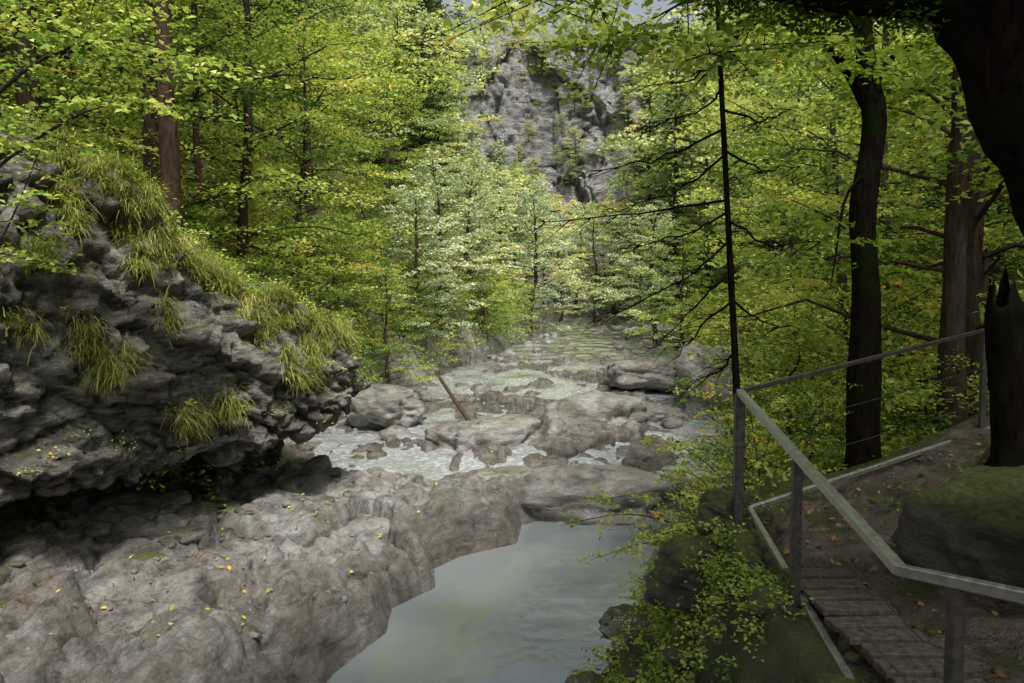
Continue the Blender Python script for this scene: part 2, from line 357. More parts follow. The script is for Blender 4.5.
def rockdisp(V,sc=1.,amp=1.,sgn=1):
    n=normals(V)*sgn;sh=V.shape[:2];x,y,z=[V[...,k].ravel()/sc for k in range(3)]
    q=fbm(x*.5,y*.5,z*.5+4,3);q2=fbm(x*1.6,y*1.6,z*1.6+8,3)
    zz=z+.25*x+.12*y
    f1,f2,cid=worley(x*.6+q*.5+q2*.15,y*.6,zz*1.2+q*.5)
    g1,g2,cid2=worley(x*1.7+q+q2*.4,y*1.7,zz*3.4+q2*.5)
    led=np.abs(((zz*1.5+q*1.2)%1)-.5)*2
    c1=np.exp(-(f2-f1)*16);c2=np.exp(-(g2-g1)*14);fi=fbm(x*4,y*4,z*7,4)
    CREVICE_SHADE[0]=np.clip(c1**2*.9+c2**2*.6*(q2>-.1)+np.clip(-fi-.35,0,1)*1.5,0,1)
    d=.42*q+.66*(cid-.5)-.16*c1+.30*(cid2-.5)-.08*c2+.08*fi+.12*(led-.5)
    return V+n*(d.reshape(sh)*amp)[...,None]
n=normals(V)
sgn=1 if (n[150,300]@np.array([out[300,0],out[300,1],0]))>0 else -1
V=rockdisp(V,1.,.8,sgn)
rockV=V.reshape(-1,3);rockN=(normals(V)*sgn).reshape(-1,3)
Fq=grid(NS,NT)
if sgn<0:Fq=Fq[:,::-1]
mk('rock_outcrop',rockV,Fq,[M_rock],attrs={'crevice_shade':CREVICE_SHADE[0]})
# ---------------- cliff
xs=np.linspace(-30,40,340);zs=np.linspace(-2,36,230)
X,Z=np.meshgrid(xs,zs);Yc=90+4*fbm(X.ravel()*.09,Z.ravel()*.03,0*X.ravel(),3).reshape(X.shape)+(Z/38)**2*3
V=np.stack([X,Yc,Z],-1);n=normals(V);s2=-1 if n[100,200,1]>0 else 1
sv=V.copy();sv[...,2]*=.45
dd=rockdisp(sv,3.4,3.0,s2)-sv;V=V+dd;Fq=grid(340,230);cliffV=V.reshape(-1,3)
mk('cliff',cliffV,Fq if s2>0 else Fq[:,::-1],[M_cliff],attrs={'crevice_shade':CREVICE_SHADE[0]*.8})
# ---------------- boulders
def ico(sub):
    import bmesh
    bm=bmesh.new();bmesh.ops.create_icosphere(bm,subdivisions=sub,radius=1)
    V=np.array([v.co[:] for v in bm.verts]);Fq=np.array([[v.index for v in f.verts] for f in bm.faces]);bm.free();return V,Fq
I5=ico(5);I3=ico(3)
def bould_v(I,loc,scl,rot,seed,amp=.25,sq=.9):
    V=I[0].copy();V=np.sign(V)*np.abs(V)**sq
    x,y,z=V.T
    f1,f2,cid=worley(x*1.1+seed*7,y*1.1,z*1.3+seed)
    d=1+amp*fbm(x*.8+seed*3.3,y*.8,z*.8,3)+amp*.3*(cid-.5)-amp*.15*np.exp(-(f2-f1)*12)+amp*.16*fbm(x*4+seed,y*4,z*5,3)
    V=V*d[:,None]*np.array(scl);c,s=math.cos(rot),math.sin(rot)
    V=np.c_[V[:,0]*c-V[:,1]*s,V[:,0]*s+V[:,1]*c,V[:,2]];return V+np.array(loc)
def boulder(name,loc,scl,rot,seed,mat=M_boul,amp=.4,sq=.9):
    return mk(name,bould_v(I5,loc,scl,rot,seed,amp,sq),I5[1],[mat])
def PG(u,v,z):
    a=P(u,v,10.)-np.array([0,0,CZ]);s=(z-CZ)/a[2];q=a*s;return q[0],q[1],z
def put(u,v,z,w,dd,h,rot,seed,mat=M_boul,**k):
    q=PG(u,v,z);boulder('boulder',(q[0],q[1]+dd*.6,z+h*.1),(w,dd,h),rot,seed,mat,**k)
put(575,513,.1,2.1,1.1,.62,.12,1)
put(490,500,.1,1.1,1.0,.45,.5,2)
put(487,450,.6,1.4,.8,.72,.25,3)
put(592,428,.9,1.45,.9,.78,.0,4)
put(650,420,.9,1.1,.7,.42,.3,5)
put(725,402,1.3,1.3,1.3,1.5,.3,6)
put(385,412,1.3,1.2,1.1,.65,.3,15)
put(645,378,1.7,1.6,1.2,.65,.1,18)
boulder('mossy_boulder',(3.35,4.7,2.88),(.72,.62,.46),.3,21,M_mossr)
for i,(u,v,d,w,h) in enumerate([(690,590,6.9,.32,.24),(655,640,7.2,.35,.22),(600,672,8.2,.4,.2),(690,655,6.5,.36,.26),(640,610,8.2,.4,.25),(730,630,6.2,.3,.2),(700,690,5.9,.4,.25)]):
    q=P(u,v,d);z=H1(q[0],q[1]);boulder('mossy_boulder',(q[0],q[1],z+h*.1),(w,w*.9,h),i*.8,30+i,M_mossr if i not in(2,4) else M_rock)
def stones(name,cands,mat,smin,smax):
    Vs=[];Fs=[];n=0
    for i,(x,y) in enumerate(cands):
        z=H1(x,y);s=rng.uniform(smin,smax)*rng.uniform(.4,1)
        V=bould_v(I3,(x,y,z+s*.1),(s,s*rng.uniform(.6,1),s*rng.uniform(.4,.7)),rng.uniform(0,3),rng.uniform(0,20),.3);Vs.append(V);Fs.append(I3[1]+n);n+=len(V)
    mk(name,np.concatenate(Vs),np.concatenate(Fs),[mat])
c=[]
while len(c)<260:
    y=rng.uniform(17,55);e=rng.random()
    x=XW(y)-.4+abs(rng.normal())*1.1 if e<.5 else XR(y)+rng.normal()*1.2
    c.append((x,y))
stones('river_stones',c,M_boul,.12,.5)
c=[(rng.uniform(.9,2.1),rng.uniform(5,9)) for i in range(60)]+[(XR(y)+rng.uniform(.2,2),y) for y in rng.uniform(8,16,80)]+[(rng.choice([1.75,3.1])+rng.normal()*.12,rng.uniform(2,6)) for i in range(60)]
stones('bank_stones',c,M_mossr,.05,.22)
c=[(XW(y)-rng.uniform(-.5,1.8),y) for y in rng.uniform(8,15,50)]+[(rng.uniform(-6,-3.5),rng.uniform(15.5,19)) for i in range(25)]
stones('ledge_stones',c,M_rock,.08,.35)
c=[(rng.uniform(-6,-1.8),rng.uniform(7,17)) for i in range(110)]
stones('slab_pebbles',c,M_boul,.02,.09)
c=[(2.55+rng.normal()*.35,rng.uniform(2.5,5.8)) for i in range(80)]+[(rng.uniform(2.6,4.6),rng.uniform(5.9,7)) for i in range(50)]
stones('path_gravel',c,M_mossr,.02,.07)
# ---------------- path
pc=smooth_path([(2.45,.5,0),(2.45,2.5,0),(2.45,4.5,0),(2.8,5.9,0),(4.3,6.75,0),(6.5,7.9,0),(10,9.5,0)],260)[:,:2]
tn=np.gradient(pc,axis=0);tn/=np.linalg.norm(tn,axis=1)[:,None];nr=np.c_[tn[:,1],-tn[:,0]]
wv=np.linspace(-.66,.66,50);Vx=pc[None,:,0]+nr[None,:,0]*wv[:,None];Vy=pc[None,:,1]+nr[None,:,1]*wv[:,None]
hz=H(Vx.ravel(),Vy.ravel()).reshape(Vx.shape)+.03-.1*sm((np.abs(wv)[:,None]-.48)/.16)+.07*fbm(Vx.ravel()*3,Vy.ravel()*3,0*Vx.ravel(),4).reshape(Vx.shape)
mk('footpath',np.stack([Vx,Vy,hz],-1).reshape(-1,3),grid(260,50)[:,::-1],[M_mud])
def box(mb,c,s,rot=0,m=0,t=.5,bev=.006):
    x,y,z=np.array(s)/2
    v=np.array([(-x,-y,-z),(x,-y,-z),(x,y,-z),(-x,y,-z),(-x,-y,z-bev),(x,-y,z-bev),(x,y,z-bev),(-x,y,z-bev),(-x+bev,-y+bev,z),(x-bev,-y+bev,z),(x-bev,y-bev,z),(-x+bev,y-bev,z)])
    cc,ss=math.cos(rot),math.sin(rot);v=np.c_[v[:,0]*cc-v[:,1]*ss,v[:,0]*ss+v[:,1]*cc,v[:,2]]+np.array(c)
    f=[(3,2,1,0),(0,1,5,4),(1,2,6,5),(2,3,7,6),(3,0,4,7),(4,5,9,8),(5,6,10,9),(6,7,11,10),(7,4,8,11),(8,9,10,11)]
    mb.add(v,f,m,t)
M_plank=bark('weathered_plank',(.06,.05,.043),(.17,.145,.125))
mb=MB()
for i in range(15):
    box(mb,(1.99+rng.normal()*.012,2.3+i*.172,2.715+rng.normal()*.005),(.42,.125,.035),rng.normal()*.04)
for xx in (1.86,2.12): box(mb,(xx,3.55,2.665),(.05,2.6,.055))
mb.build('boardwalk',[M_plank],smooth=False)
# ---------------- railing
rail=bpy.data.objects.new('metal_railing',None);scene.collection.objects.link(rail)
A=P(1050,602,2.62);B=P(900,570,3.1);C=P(740,392,5.9);D=P(985,330,7.4);E=D+(D-C)*.9
def bar(name,pts,w,h,mat=M_metal):
    pts=np.asarray(pts,float);mb=MB()
    V=[];n=len(pts)
    for i in range(n):
        t=(pts[min(i+1,n-1)]-pts[max(i-1,0)]);t/=np.linalg.norm(t)
        if abs(t[2])>.9: s=np.array([1.,0,0])
        else: s=np.cross(t,(0,0,1.));s/=np.linalg.norm(s)
        u=np.cross(s,t);bv=.22
        for a,b in ((-1,-1+bv),(-1+bv,-1),(1-bv,-1),(1,-1+bv),(1,1-bv),(1-bv,1),(-1+bv,1),(-1,1-bv)):
            V.append(pts[i]+s*a*w/2+u*b*h/2)
    Fq=[]
    for i in range(n-1):
        for j in range(8):
            k=(j+1)%8;Fq.append((i*8+j,i*8+k,i*8+8+k,i*8+8+j))
    for b0 in (0,(n-1)*8): Fq+= [(b0,b0+1,b0+2,b0+3),(b0,b0+3,b0+4,b0+7),(b0+4,b0+5,b0+6,b0+7)]
    mb.add(V,Fq,0);return mb.build(name,[mat],smooth=False,parent=rail)
bar('handrail',[A,B,C],.055,.05);bar('handrail_far',[C+(0,0.03,0),D,E],.04,.035,M_metald)
lo0=P(905,775,3.0);lo1=P(750,510,5.9);lo2=P(995,432,7.4)
bar('lower_rail',[lo0,lo1],.045,.045);bar('lower_rail_far',[lo1+(.0,.03,0),lo2+(0,0,.05),lo2+(lo2-lo1)*.9+(0,0,.08)],.04,.04)
def post(name,top,zb,w=.055,mat=M_metald):
    bar(name,[top+np.array([0,0,-.02]),np.array([top[0],top[1],zb])],w,w,mat)
s=.487;T1=B+(C-B)*s;s=.418;T2=B+(A-B)*s
post('post_1',C,2.35,.075);post('post_2',T1,2.35);post('post_3',T2,2.2);post('post_4',D,2.9,.05);post('post_5',E,3.3,.045)
def wire(a,b,k):
    pts=[a+(b-a)*t+np.array([0,0,-.02*math.sin(math.pi*t)]) for t in np.linspace(0,1,8)]
    V,Fq=tube(pts,.003,5);mb=MB();mb.add(V,Fq,0);mb.build('wire_%d'%k,[M_metald],parent=rail)
for k,f in enumerate((.35,.68)):
    l1=lo1*f+C*(1-f);l0=T1*(1-f)+np.array([T1[0],T1[1],2.75])*f;l2=lo2*f+D*(1-f);b0=B+np.array([.05,-.1,-.75*f]);a0=A+np.array([0,0,-.75*f])
    wire(l1,l0,k*5);wire(l0,b0,k*5+1);wire(b0,a0,k*5+2);wire(l1,l2,k*5+3)
# ---------------- trees
def broadleaf(seed,h=13,r=3.6,base=.2,nl=42,ns=6,per=75,ls=.12,tr=.17,droop=.0,rag=.3):
    r_=np.random.default_rng(seed);mb=MB()
    n=14;t=np.linspace(0,1,n);wob=np.cumsum(r_.normal(size=(n,2))*.09,axis=0)
    tp=np.c_[wob[:,0],wob[:,1],t*h];tp[0,:2]=0;V,Fq=tube(np.r_[[[0,0,-1.2]],tp],np.r_[tr*1.3,tr*(1-t)**.8+.012],8,.15,seed);mb.add(V,Fq,0)
    for i in range(nl):
        tt=base+(1-base)*(i+r_.random())/nl
        p0=np.array([np.interp(tt,t,tp[:,0]),np.interp(tt,t,tp[:,1]),tt*h])
        az=i*2.4+r_.normal()*.4;q=(tt-base)/(1-base)
        Ln=r*(.35+.9*math.sin(math.pi*min(1,(q*.82+.16)))**.8)*r_.uniform(1-rag*1.3,1+rag)*(1 if q<.9 else .7)
        el=lerp(.1,.9,q)+r_.normal()*.12
        d=np.array([math.cos(az)*math.cos(el),math.sin(az)*math.cos(el),math.sin(el)])
        k=6;s=np.linspace(0,1,k);pts=p0+d*s[:,None]*Ln;pts[:,2]-=(.12+droop)*Ln*s**2;pts[1:]+=r_.normal(size=(k-1,3))*.05*Ln*.6
        V,Fq=tube(pts,lerp(tr*.32*(1-tt*.6),.008,s),3);mb.add(V,Fq,0)
        lc=r_.normal()*.17
        for j in range(ns):
            f=.25+.75*(j+r_.random())/ns;idx=f*(k-1);a=int(min(idx,k-2));pp=pts[a]+(pts[a+1]-pts[a])*(idx-a)
            az2=az+(1 if j%2 else -1)*r_.uniform(.4,1.1);l2=Ln*.42*(1.15-f*.6)+.3
            d2=np.array([math.cos(az2),math.sin(az2),r_.uniform(-.15,.3)])
            m=int(per*l2/1.2*r_.uniform(.6,1.3))+4
            u=r_.random(m)**.8;side=r_.normal(size=m)*.26*l2*(1.1-u*.6)
            perp=np.array([-d2[1],d2[0],0])
            C=pp+d2*(u*l2)[:,None]+perp*side[:,None];C[:,2]-=(.1+droop)*l2*u**2+.25*np.abs(side)-r_.normal(size=m)*.05
            V,Fq=leaves(C,ls,.45,r=r_)
            cl=.44+lc+r_.normal()*.12
            mb.add(V,Fq,1,np.clip(np.repeat(cl+r_.normal(size=m)*.13+(r_.random(m)>.985)*.5,4),0,1))
    return mb
def conifer(seed,h=18,r=2.9,base=.08,dens=1.,droop=.35,ls=.3):
    r_=np.random.default_rng(seed);mb=MB();tr=h*.012
    V,Fq=tube([(0,0,-1.2),(0,0,0),(.05,0,h*.3),(0,.05,h*.6),(0,0,h)],[tr*1.2,tr,tr*.75,tr*.45,.01],8,.1,seed);mb.add(V,Fq,0)
    z=base*h
    while z<h*.985:
        tt=z/h;Lr=r*(1-tt)**.8*(.75 if tt<.2 else 1)+.12
        for b in range(5 if tt<.8 else 4):
            az=r_.uniform(0,6.283);Ln=Lr*r_.uniform(.55,1.2);s=np.linspace(0,1,5);el=lerp(-.1,.6,tt)
            d=np.array([math.cos(az),math.sin(az),0.]);pts=np.array([0,0,z])+d*(s*Ln)[:,None];pts[:,2]+=el*Ln*s-droop*Ln*s**2*.8+.12*Ln*s**4
            V,Fq=tube(pts,lerp(.02*(1-tt)+.006,.004,s),3);mb.add(V,Fq,0)
            m=int(26*Ln*dens)+5;u=r_.uniform(.12,1,m);c=np.array([np.interp(u,s,pts[:,q]) for q in range(3)]).T
            sd=np.where(r_.random(m)<.5,-1,1);perp=np.array([-d[1],d[0],0]);wdt=.34*Ln**.6*(1.15-u)*r_.uniform(.2,1,m)
            ax=d*.5+perp*sd[:,None]*.8+np.array([0,0,-.25])
            C=c+perp*(sd*wdt)[:,None]+d*(wdt*.4)[:,None];C[:,2]-=wdt*.35+r_.random(m)*.05
            V,Fq=leaves(C,ls,.5,axis=ax,wr=.25,r=r_)
            mb.add(V,Fq,1,np.clip(np.repeat(.4+r_.normal()*.12+.35*(u-.5)+r_.normal(size=m)*.12,4),0,1))
        z+=r_.uniform(.24,.4)*(1 if tt<.8 else .8)
    return mb
FM=[M_bark,M_leaf,M_leaffar,M_need,M_pale]
class Kind:
    def __init__(s,mb,slot,h,name):
        s.V,s.F,s.M,s.T=mb.arr();s.slot=slot;s.h=h;s.name=name
        s.mesh=None
    def get(s):
        if s.mesh is None: s.mesh=mk(s.name,s.V,s.F,[FM[0] if s.slot!=3 else M_barkr,FM[s.slot]],s.M,True,{'tint':s.T},link=False)
        return s.mesh
BE=[Kind(broadleaf(11+i,h=hh_,r=rr,base=bb,nl=nl,ns=6,per=46,ls=ls),1,hh_,'shade_canopy_tree') for i,(hh_,rr,bb,nl,ls) in enumerate([(13,3.6,.12,42,.14),(11,3.2,.08,40,.13)])]
BF=[Kind(broadleaf(21+i,h=12,r=3.4,base=.08,nl=36,ns=5,per=28,ls=.24),2,12,'shade_canopy_tree') for i in range(2)]
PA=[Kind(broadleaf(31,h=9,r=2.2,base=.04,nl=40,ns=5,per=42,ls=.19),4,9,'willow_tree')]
CO=[Kind(conifer(41),3,18,'spruce_tree')]
COP=[Kind(conifer(43,h=14,r=3.0,ls=.36),4,14,'spruce_tree')]
SH=[Kind(broadleaf(51+i,h=2.4,r=1.3,base=.02,nl=22,ns=4,per=32,ls=.10,tr=.03),1,2.4,'shrub') for i in range(2)]
class Merge:
    def __init__(s): s.mb=MB()
    def add(s,K,x,y,sc,z=None,rot=None):
        if z is None:z=H1(x,y)
        a=rng.uniform(0,6.28) if rot is None else rot;c,n=math.cos(a)*sc,math.sin(a)*sc
        V=np.c_[K.V[:,0]*c-K.V[:,1]*n+x,K.V[:,0]*n+K.V[:,1]*c+y,K.V[:,2]*sc+z-.1]
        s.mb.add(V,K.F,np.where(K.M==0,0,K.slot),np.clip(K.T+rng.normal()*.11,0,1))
far_forest=Merge();shrubs=Merge()
def place(K,x,y,sc=1.,z=None,tint=0):
    ob=bpy.data.objects.new(K.name,K.get());scene.collection.objects.link(ob)
    if z is None: z=H1(x,y)
    ob.location=(x,y,z-.1);ob.scale=(sc,sc,sc);ob.rotation_euler=(0,0,rng.uniform(0,6.28));return ob
pts=[]
def tryadd(x,y,md):
    for a,b in pts:
        if (a-x)**2+(b-y)**2<md*md: return False
    pts.append((x,y));return True
cnt=0;cn=0
for it in range(4000):
    y=rng.uniform(9,88);side=rng.random()<.5
    dist=abs(rng.normal())*13+ (2.2 if side else 3.0)
    if side:
        x=XW(y)-dist
        if y<17: x-=2.5
    else:
        w=np.interp(y,[6,9,12,20,40],[1.0,2.4,3,3,5]);x=XR(y)+w*.5+dist
    if y<26 and not side and x<5.5+ (y-9)*.12: continue
    u=512+F*x/y
    if u<-150 or u>1200: continue
    z=H1(x,y)
    if z>CZ+.44*y: continue
    if not tryadd(x,y,3.2 if y<30 else 4.3): continue
    far=y>38
    con=rng.random()<(.34 if side else .18)
    if con: K=CO[0]
    elif far: K=BF[rng.integers(2)]
    else: K=BE[rng.integers(2)]
    sc=rng.uniform(.8,1.15)*(1.25 if far else 1)
    cr=4.*sc*F/y*(.6 if con else 1)
    inw=(u+cr>478) and (u-cr<614)
    zt=z+K.h*sc
    if inw:
        ov=min(u+cr-478,614-u+cr)
        lim=CZ+y*(128+max(0,30-ov)*5)/740
        if y<36: continue
        if zt>lim:
            sc=sc*max(0,(lim-z))/(K.h*sc)
            if sc<.3: continue
    if y<24: place(K,x,y,sc);cn+=1
    else: far_forest.add(K,x,y,sc)
    cnt+=1
    if cnt>180:break
print('trees',cnt,cn,time.time()-T0)
for u,v,d,K,sc in [(500,325,46,COP[0],.7),(515,320,54,BF[0],.74),(470,330,38,PA[0],.85),(530,325,50,PA[0],1.0),(440,340,33,PA[0],.8),(480,330,43,BF[1],.62),(560,320,62,BF[1],.84),(595,322,68,BF[0],.84),(630,322,58,BF[1],.76),(655,330,44,PA[0],.9),(410,345,29,PA[0],.62),(575,322,75,PA[0],1.2),(545,320,78,BF[0],.9),(612,320,80,BF[1],1.0),(520,320,82,COP[0],.8),(640,322,50,CO[0],.42),(680,335,36,BE[1],.6),
    (700,318,66,BF[0],1.9),(674,318,58,CO[0],1.3),(722,318,70,BF[1],2.2),(698,318,80,BF[1],2.0),(740,318,64,BF[0],2.0),(395,318,62,BF[1],1.8),(392,318,76,BF[0],2.1),(428,318,70,CO[0],1.45),(405,320,80,BF[1],1.7),(375,318,56,BF[0],1.6),(648,318,74,CO[0],1.4),(445,318,80,CO[0],1.4)]:
    q=P(u,v,d);far_forest.add(K,q[0],d,sc)
q=P(385,345,25.);place(BE[1],q[0],25.,.42)
for x in np.arange(-26,40,2.6):
    far_forest.add(BF[rng.integers(2)] if rng.random()<.75 else CO[0],x+rng.normal(),97.5+rng.normal()*1.2,rng.uniform(.75,1.0))
    far_forest.add(BF[rng.integers(2)],x+rng.normal(),95+rng.normal()*.5,rng.uniform(.4,.6))
pu_,pv_,pf_=proj(cliffV)
for i in range(70):
    u,v=rng.uniform(445,665),rng.uniform(40,190)
    if 484<u<612 and 68<v<150 and rng.random()<.82: continue
    k=np.argmin((pu_-u)**2+(pv_-v)**2);q=cliffV[k]
    far_forest.add(BF[rng.integers(2)],q[0],q[1]-.3,rng.uniform(.18,.34),z=q[2]-1.)
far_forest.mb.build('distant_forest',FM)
print('forest',time.time()-T0)
def talltrunk(name,u0,v0,d,h,w,seed,lean=0,mat=M_barkr):
    r_=np.random.default_rng(seed);mb=MB();q=P(u0,v0,d)
    n=12;t=np.linspace(0,1,n);pts=np.c_[lean*t*h+np.cumsum(r_.normal(size=n))*.03,np.cumsum(r_.normal(size=n))*.03,t*h-1.5]
    V,Fq=tube(pts,w/2*(1.15-.6*t),12,.12,seed);mb.add(V,Fq,0)
    for i in range(30):
        tt=r_.uniform(.12,1);p0=np.array([np.interp(tt,t,pts[:,0]),np.interp(tt,t,pts[:,1]),tt*h-1.5]);az=r_.uniform(0,6.28);Ln=r_.uniform(.4,1.8)
        s=np.linspace(0,1,4);pp=p0+np.c_[math.cos(az)*s*Ln,math.sin(az)*s*Ln,-.15*s*Ln-.1*s**2];V,Fq=tube(pp,lerp(.016,.003,s),4);mb.add(V,Fq,0)
        if tt>.4:
            m=70;u=r_.uniform(.3,1,m);C=p0+np.c_[math.cos(az)*u*Ln,math.sin(az)*u*Ln,-.15*u*Ln]+r_.normal(size=(m,3))*np.array([.2,.2,.07]);V,Fq=leaves(C,.2,.5,wr=.25,r=r_);mb.add(V,Fq,1,r_.uniform(.2,.8))
    ob=mb.build(name,[mat,M_need]);ob.location=q;return ob
talltrunk('spruce_tree',172,200,14.,13,.32,1,-.02)
talltrunk('spruce_tree',152,160,15.,14,.26,2,.0)
talltrunk('spruce_tree',196,130,18.,12,.14,3,.02)
def custom_tree(name,pts,rad,branches,mat,leafn=0,seed=0,rough=.2,lm=M_leafd,ls=.09):
    r_=np.random.default_rng(seed);mb=MB();pp=smooth_path(pts,30)
    V,Fq=tube(pp,np.interp(np.linspace(0,1,30),np.linspace(0,1,len(rad)),rad),16,rough,seed);mb.add(V,Fq,0)
    for bp,br,nl in branches:
        b=smooth_path(bp,12);V,Fq=tube(b,np.linspace(br,br*.2,12),8,.2,seed);mb.add(V,Fq,0)
        for j in range(nl):
            k=r_.integers(3,12);az=r_.uniform(0,6.28);l=r_.uniform(.4,1.1);d=np.array([math.cos(az),math.sin(az),r_.uniform(-.4,.1)])
            s=np.linspace(0,1,4);q=b[k]+d*(s*l)[:,None];V,Fq=tube(q,lerp(.007,.002,s),4);mb.add(V,Fq,0)
            m=34;u=r_.random(m);side=r_.normal(size=m)*.16;C=b[k]+d*(u*l)[:,None]+np.array([-d[1],d[0],0])*side[:,None];C[:,2]-=np.abs(side)*.25
            V,Fq=leaves(C,ls,.45,r=r_,wr=.75);mb.add(V,Fq,1,np.clip(np.repeat(.5+r_.normal()*.15+r_.normal(size=m)*.12,4),0,1))
    return mb.build(name,[mat,lm])
d=8.
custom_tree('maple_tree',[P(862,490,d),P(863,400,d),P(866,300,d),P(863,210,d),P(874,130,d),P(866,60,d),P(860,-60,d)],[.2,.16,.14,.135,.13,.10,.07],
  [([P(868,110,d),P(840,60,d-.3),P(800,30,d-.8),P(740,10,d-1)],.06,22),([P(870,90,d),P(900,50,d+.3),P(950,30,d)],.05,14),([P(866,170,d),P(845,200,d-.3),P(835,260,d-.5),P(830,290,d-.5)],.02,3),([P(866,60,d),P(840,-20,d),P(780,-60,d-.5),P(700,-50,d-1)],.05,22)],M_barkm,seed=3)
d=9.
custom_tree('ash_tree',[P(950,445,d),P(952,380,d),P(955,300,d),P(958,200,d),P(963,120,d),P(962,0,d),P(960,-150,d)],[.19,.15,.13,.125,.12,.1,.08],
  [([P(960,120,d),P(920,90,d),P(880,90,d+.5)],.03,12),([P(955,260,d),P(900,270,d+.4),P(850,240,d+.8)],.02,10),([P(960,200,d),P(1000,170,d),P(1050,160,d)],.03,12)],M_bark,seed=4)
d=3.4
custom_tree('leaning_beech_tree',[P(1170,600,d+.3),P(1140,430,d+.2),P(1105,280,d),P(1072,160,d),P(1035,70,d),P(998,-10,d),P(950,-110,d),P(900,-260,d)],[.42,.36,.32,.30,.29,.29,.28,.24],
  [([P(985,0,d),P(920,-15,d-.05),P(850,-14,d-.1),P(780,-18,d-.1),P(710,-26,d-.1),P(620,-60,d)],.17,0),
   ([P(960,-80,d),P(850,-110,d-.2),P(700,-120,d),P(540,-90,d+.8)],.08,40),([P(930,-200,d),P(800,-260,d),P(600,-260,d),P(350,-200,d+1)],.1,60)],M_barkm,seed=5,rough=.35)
mb=MB();r_=np.random.default_rng(9)
for i in range(34):
    u=r_.uniform(690,930);q=P(u,r_.uniform(-5,26) if u>780 else r_.uniform(-12,8),3.35+r_.normal()*.04);s=r_.uniform(.04,.09)
    n=70;C=q+r_.normal(size=(n,3))*s*np.array([.9,.6,.7]);V,Fq=leaves(C,.035,1.,wr=.5,r=r_);mb.add(V,Fq,0,r_.uniform(0,.3))
mb.build('limb_moss',[M_leafd])
d=5.2
mb=MB();n=26;t=np.linspace(0,1,n);base=P(1015,490,d);topp=P(1004,280,d)
pts_=base+(topp-base)*t[:,None];V,Fq=tube(pts_,np.interp(t,[0,.15,.5,.85,1],[.24,.16,.14,.12,.08]),18,.35,7)
V=V.reshape(n,18,3);jag=np.random.default_rng(2).uniform(-.28,.12,18);V[-1,:,2]+=jag;V[-2,:,2]+=jag*.6;V[-3,:,2]+=jag*.3;mb.add(V.reshape(-1,3),Fq,0)
mb.build('broken_tree_stump',[M_barkm])
mb=MB();d=6.15;r_=np.random.default_rng(12)
st=smooth_path([P(748,640,d),P(742,520,d),P(737,400,d),P(731,280,d),P(725,160,d),P(719,40,d),P(716,-40,d)],30);V,Fq=tube(st,np.linspace(.045,.014,30),8,.2);mb.add(V,Fq,0)
for a,b,c_ in [((722,130),(660,158),(585,172)),((724,155),(680,190),(600,215)),((727,200),(650,212),(545,222)),((728,212),(690,232),(625,250)),((730,240),(690,275),(600,320)),((731,270),(700,300),(655,345)),((733,300),(700,330),(680,352)),((720,60),(690,80),(640,85)),((721,90),(700,110),(650,128)),((719,30),(735,60),(760,75)),((724,150),(760,170),(800,165)),((728,220),(770,245),(820,240)),((732,300),(760,320),(800,330)),((723,110),(760,120),(790,110)),((735,350),(720,370),(690,385))]:
    dd=r_.uniform(-.7,.5);p=smooth_path([P(*a,d),P(*b,d+dd*.5),P(*c_,d+dd)],10);p[2:]+=r_.normal(size=(8,3))*.012;V,Fq=tube(p,np.linspace(.012,.003,10),5);mb.add(V,Fq,0)
    for j in range(14):
        k=r_.integers(2,10);l=r_.uniform(.08,.35);q=p[k]+np.array([[0,0,0],[-.5,r_.normal()*.4,-.5*r_.uniform(-.4,1)],[-.9,r_.normal()*.5,-r_.uniform(-.3,1)]])*l;V,Fq=tube(q,[.005,.003,.0015],3);mb.add(V,Fq,0)
mb.build('dead_spruce_tree',[M_barkm])
mb=MB();p=[P(436,372,21.5),P(452,396,21),P(470,422,20.3)];V,Fq=tube(smooth_path(p,10),np.linspace(.04,.07,10),8,.2);mb.add(V,Fq,0);mb.build('driftwood_log',[M_barkr])
shade_canopy=broadleaf(61,h=14,r=4.3,base=.5,nl=36,ns=5,per=36,ls=.19,tr=.22).build('shade_canopy_tree',[M_bark,M_leafd],link=False)
for x,y in [(4.8,-1.5),(8.6,3.2),(1.5,-5.)]:  # out-of-view trees added to shade the near right bank
    ob=bpy.data.objects.new('shade_canopy_tree',shade_canopy);scene.collection.objects.link(ob);ob.location=(x,y,H1(x,y)-.1);ob.rotation_euler=(0,0,x)
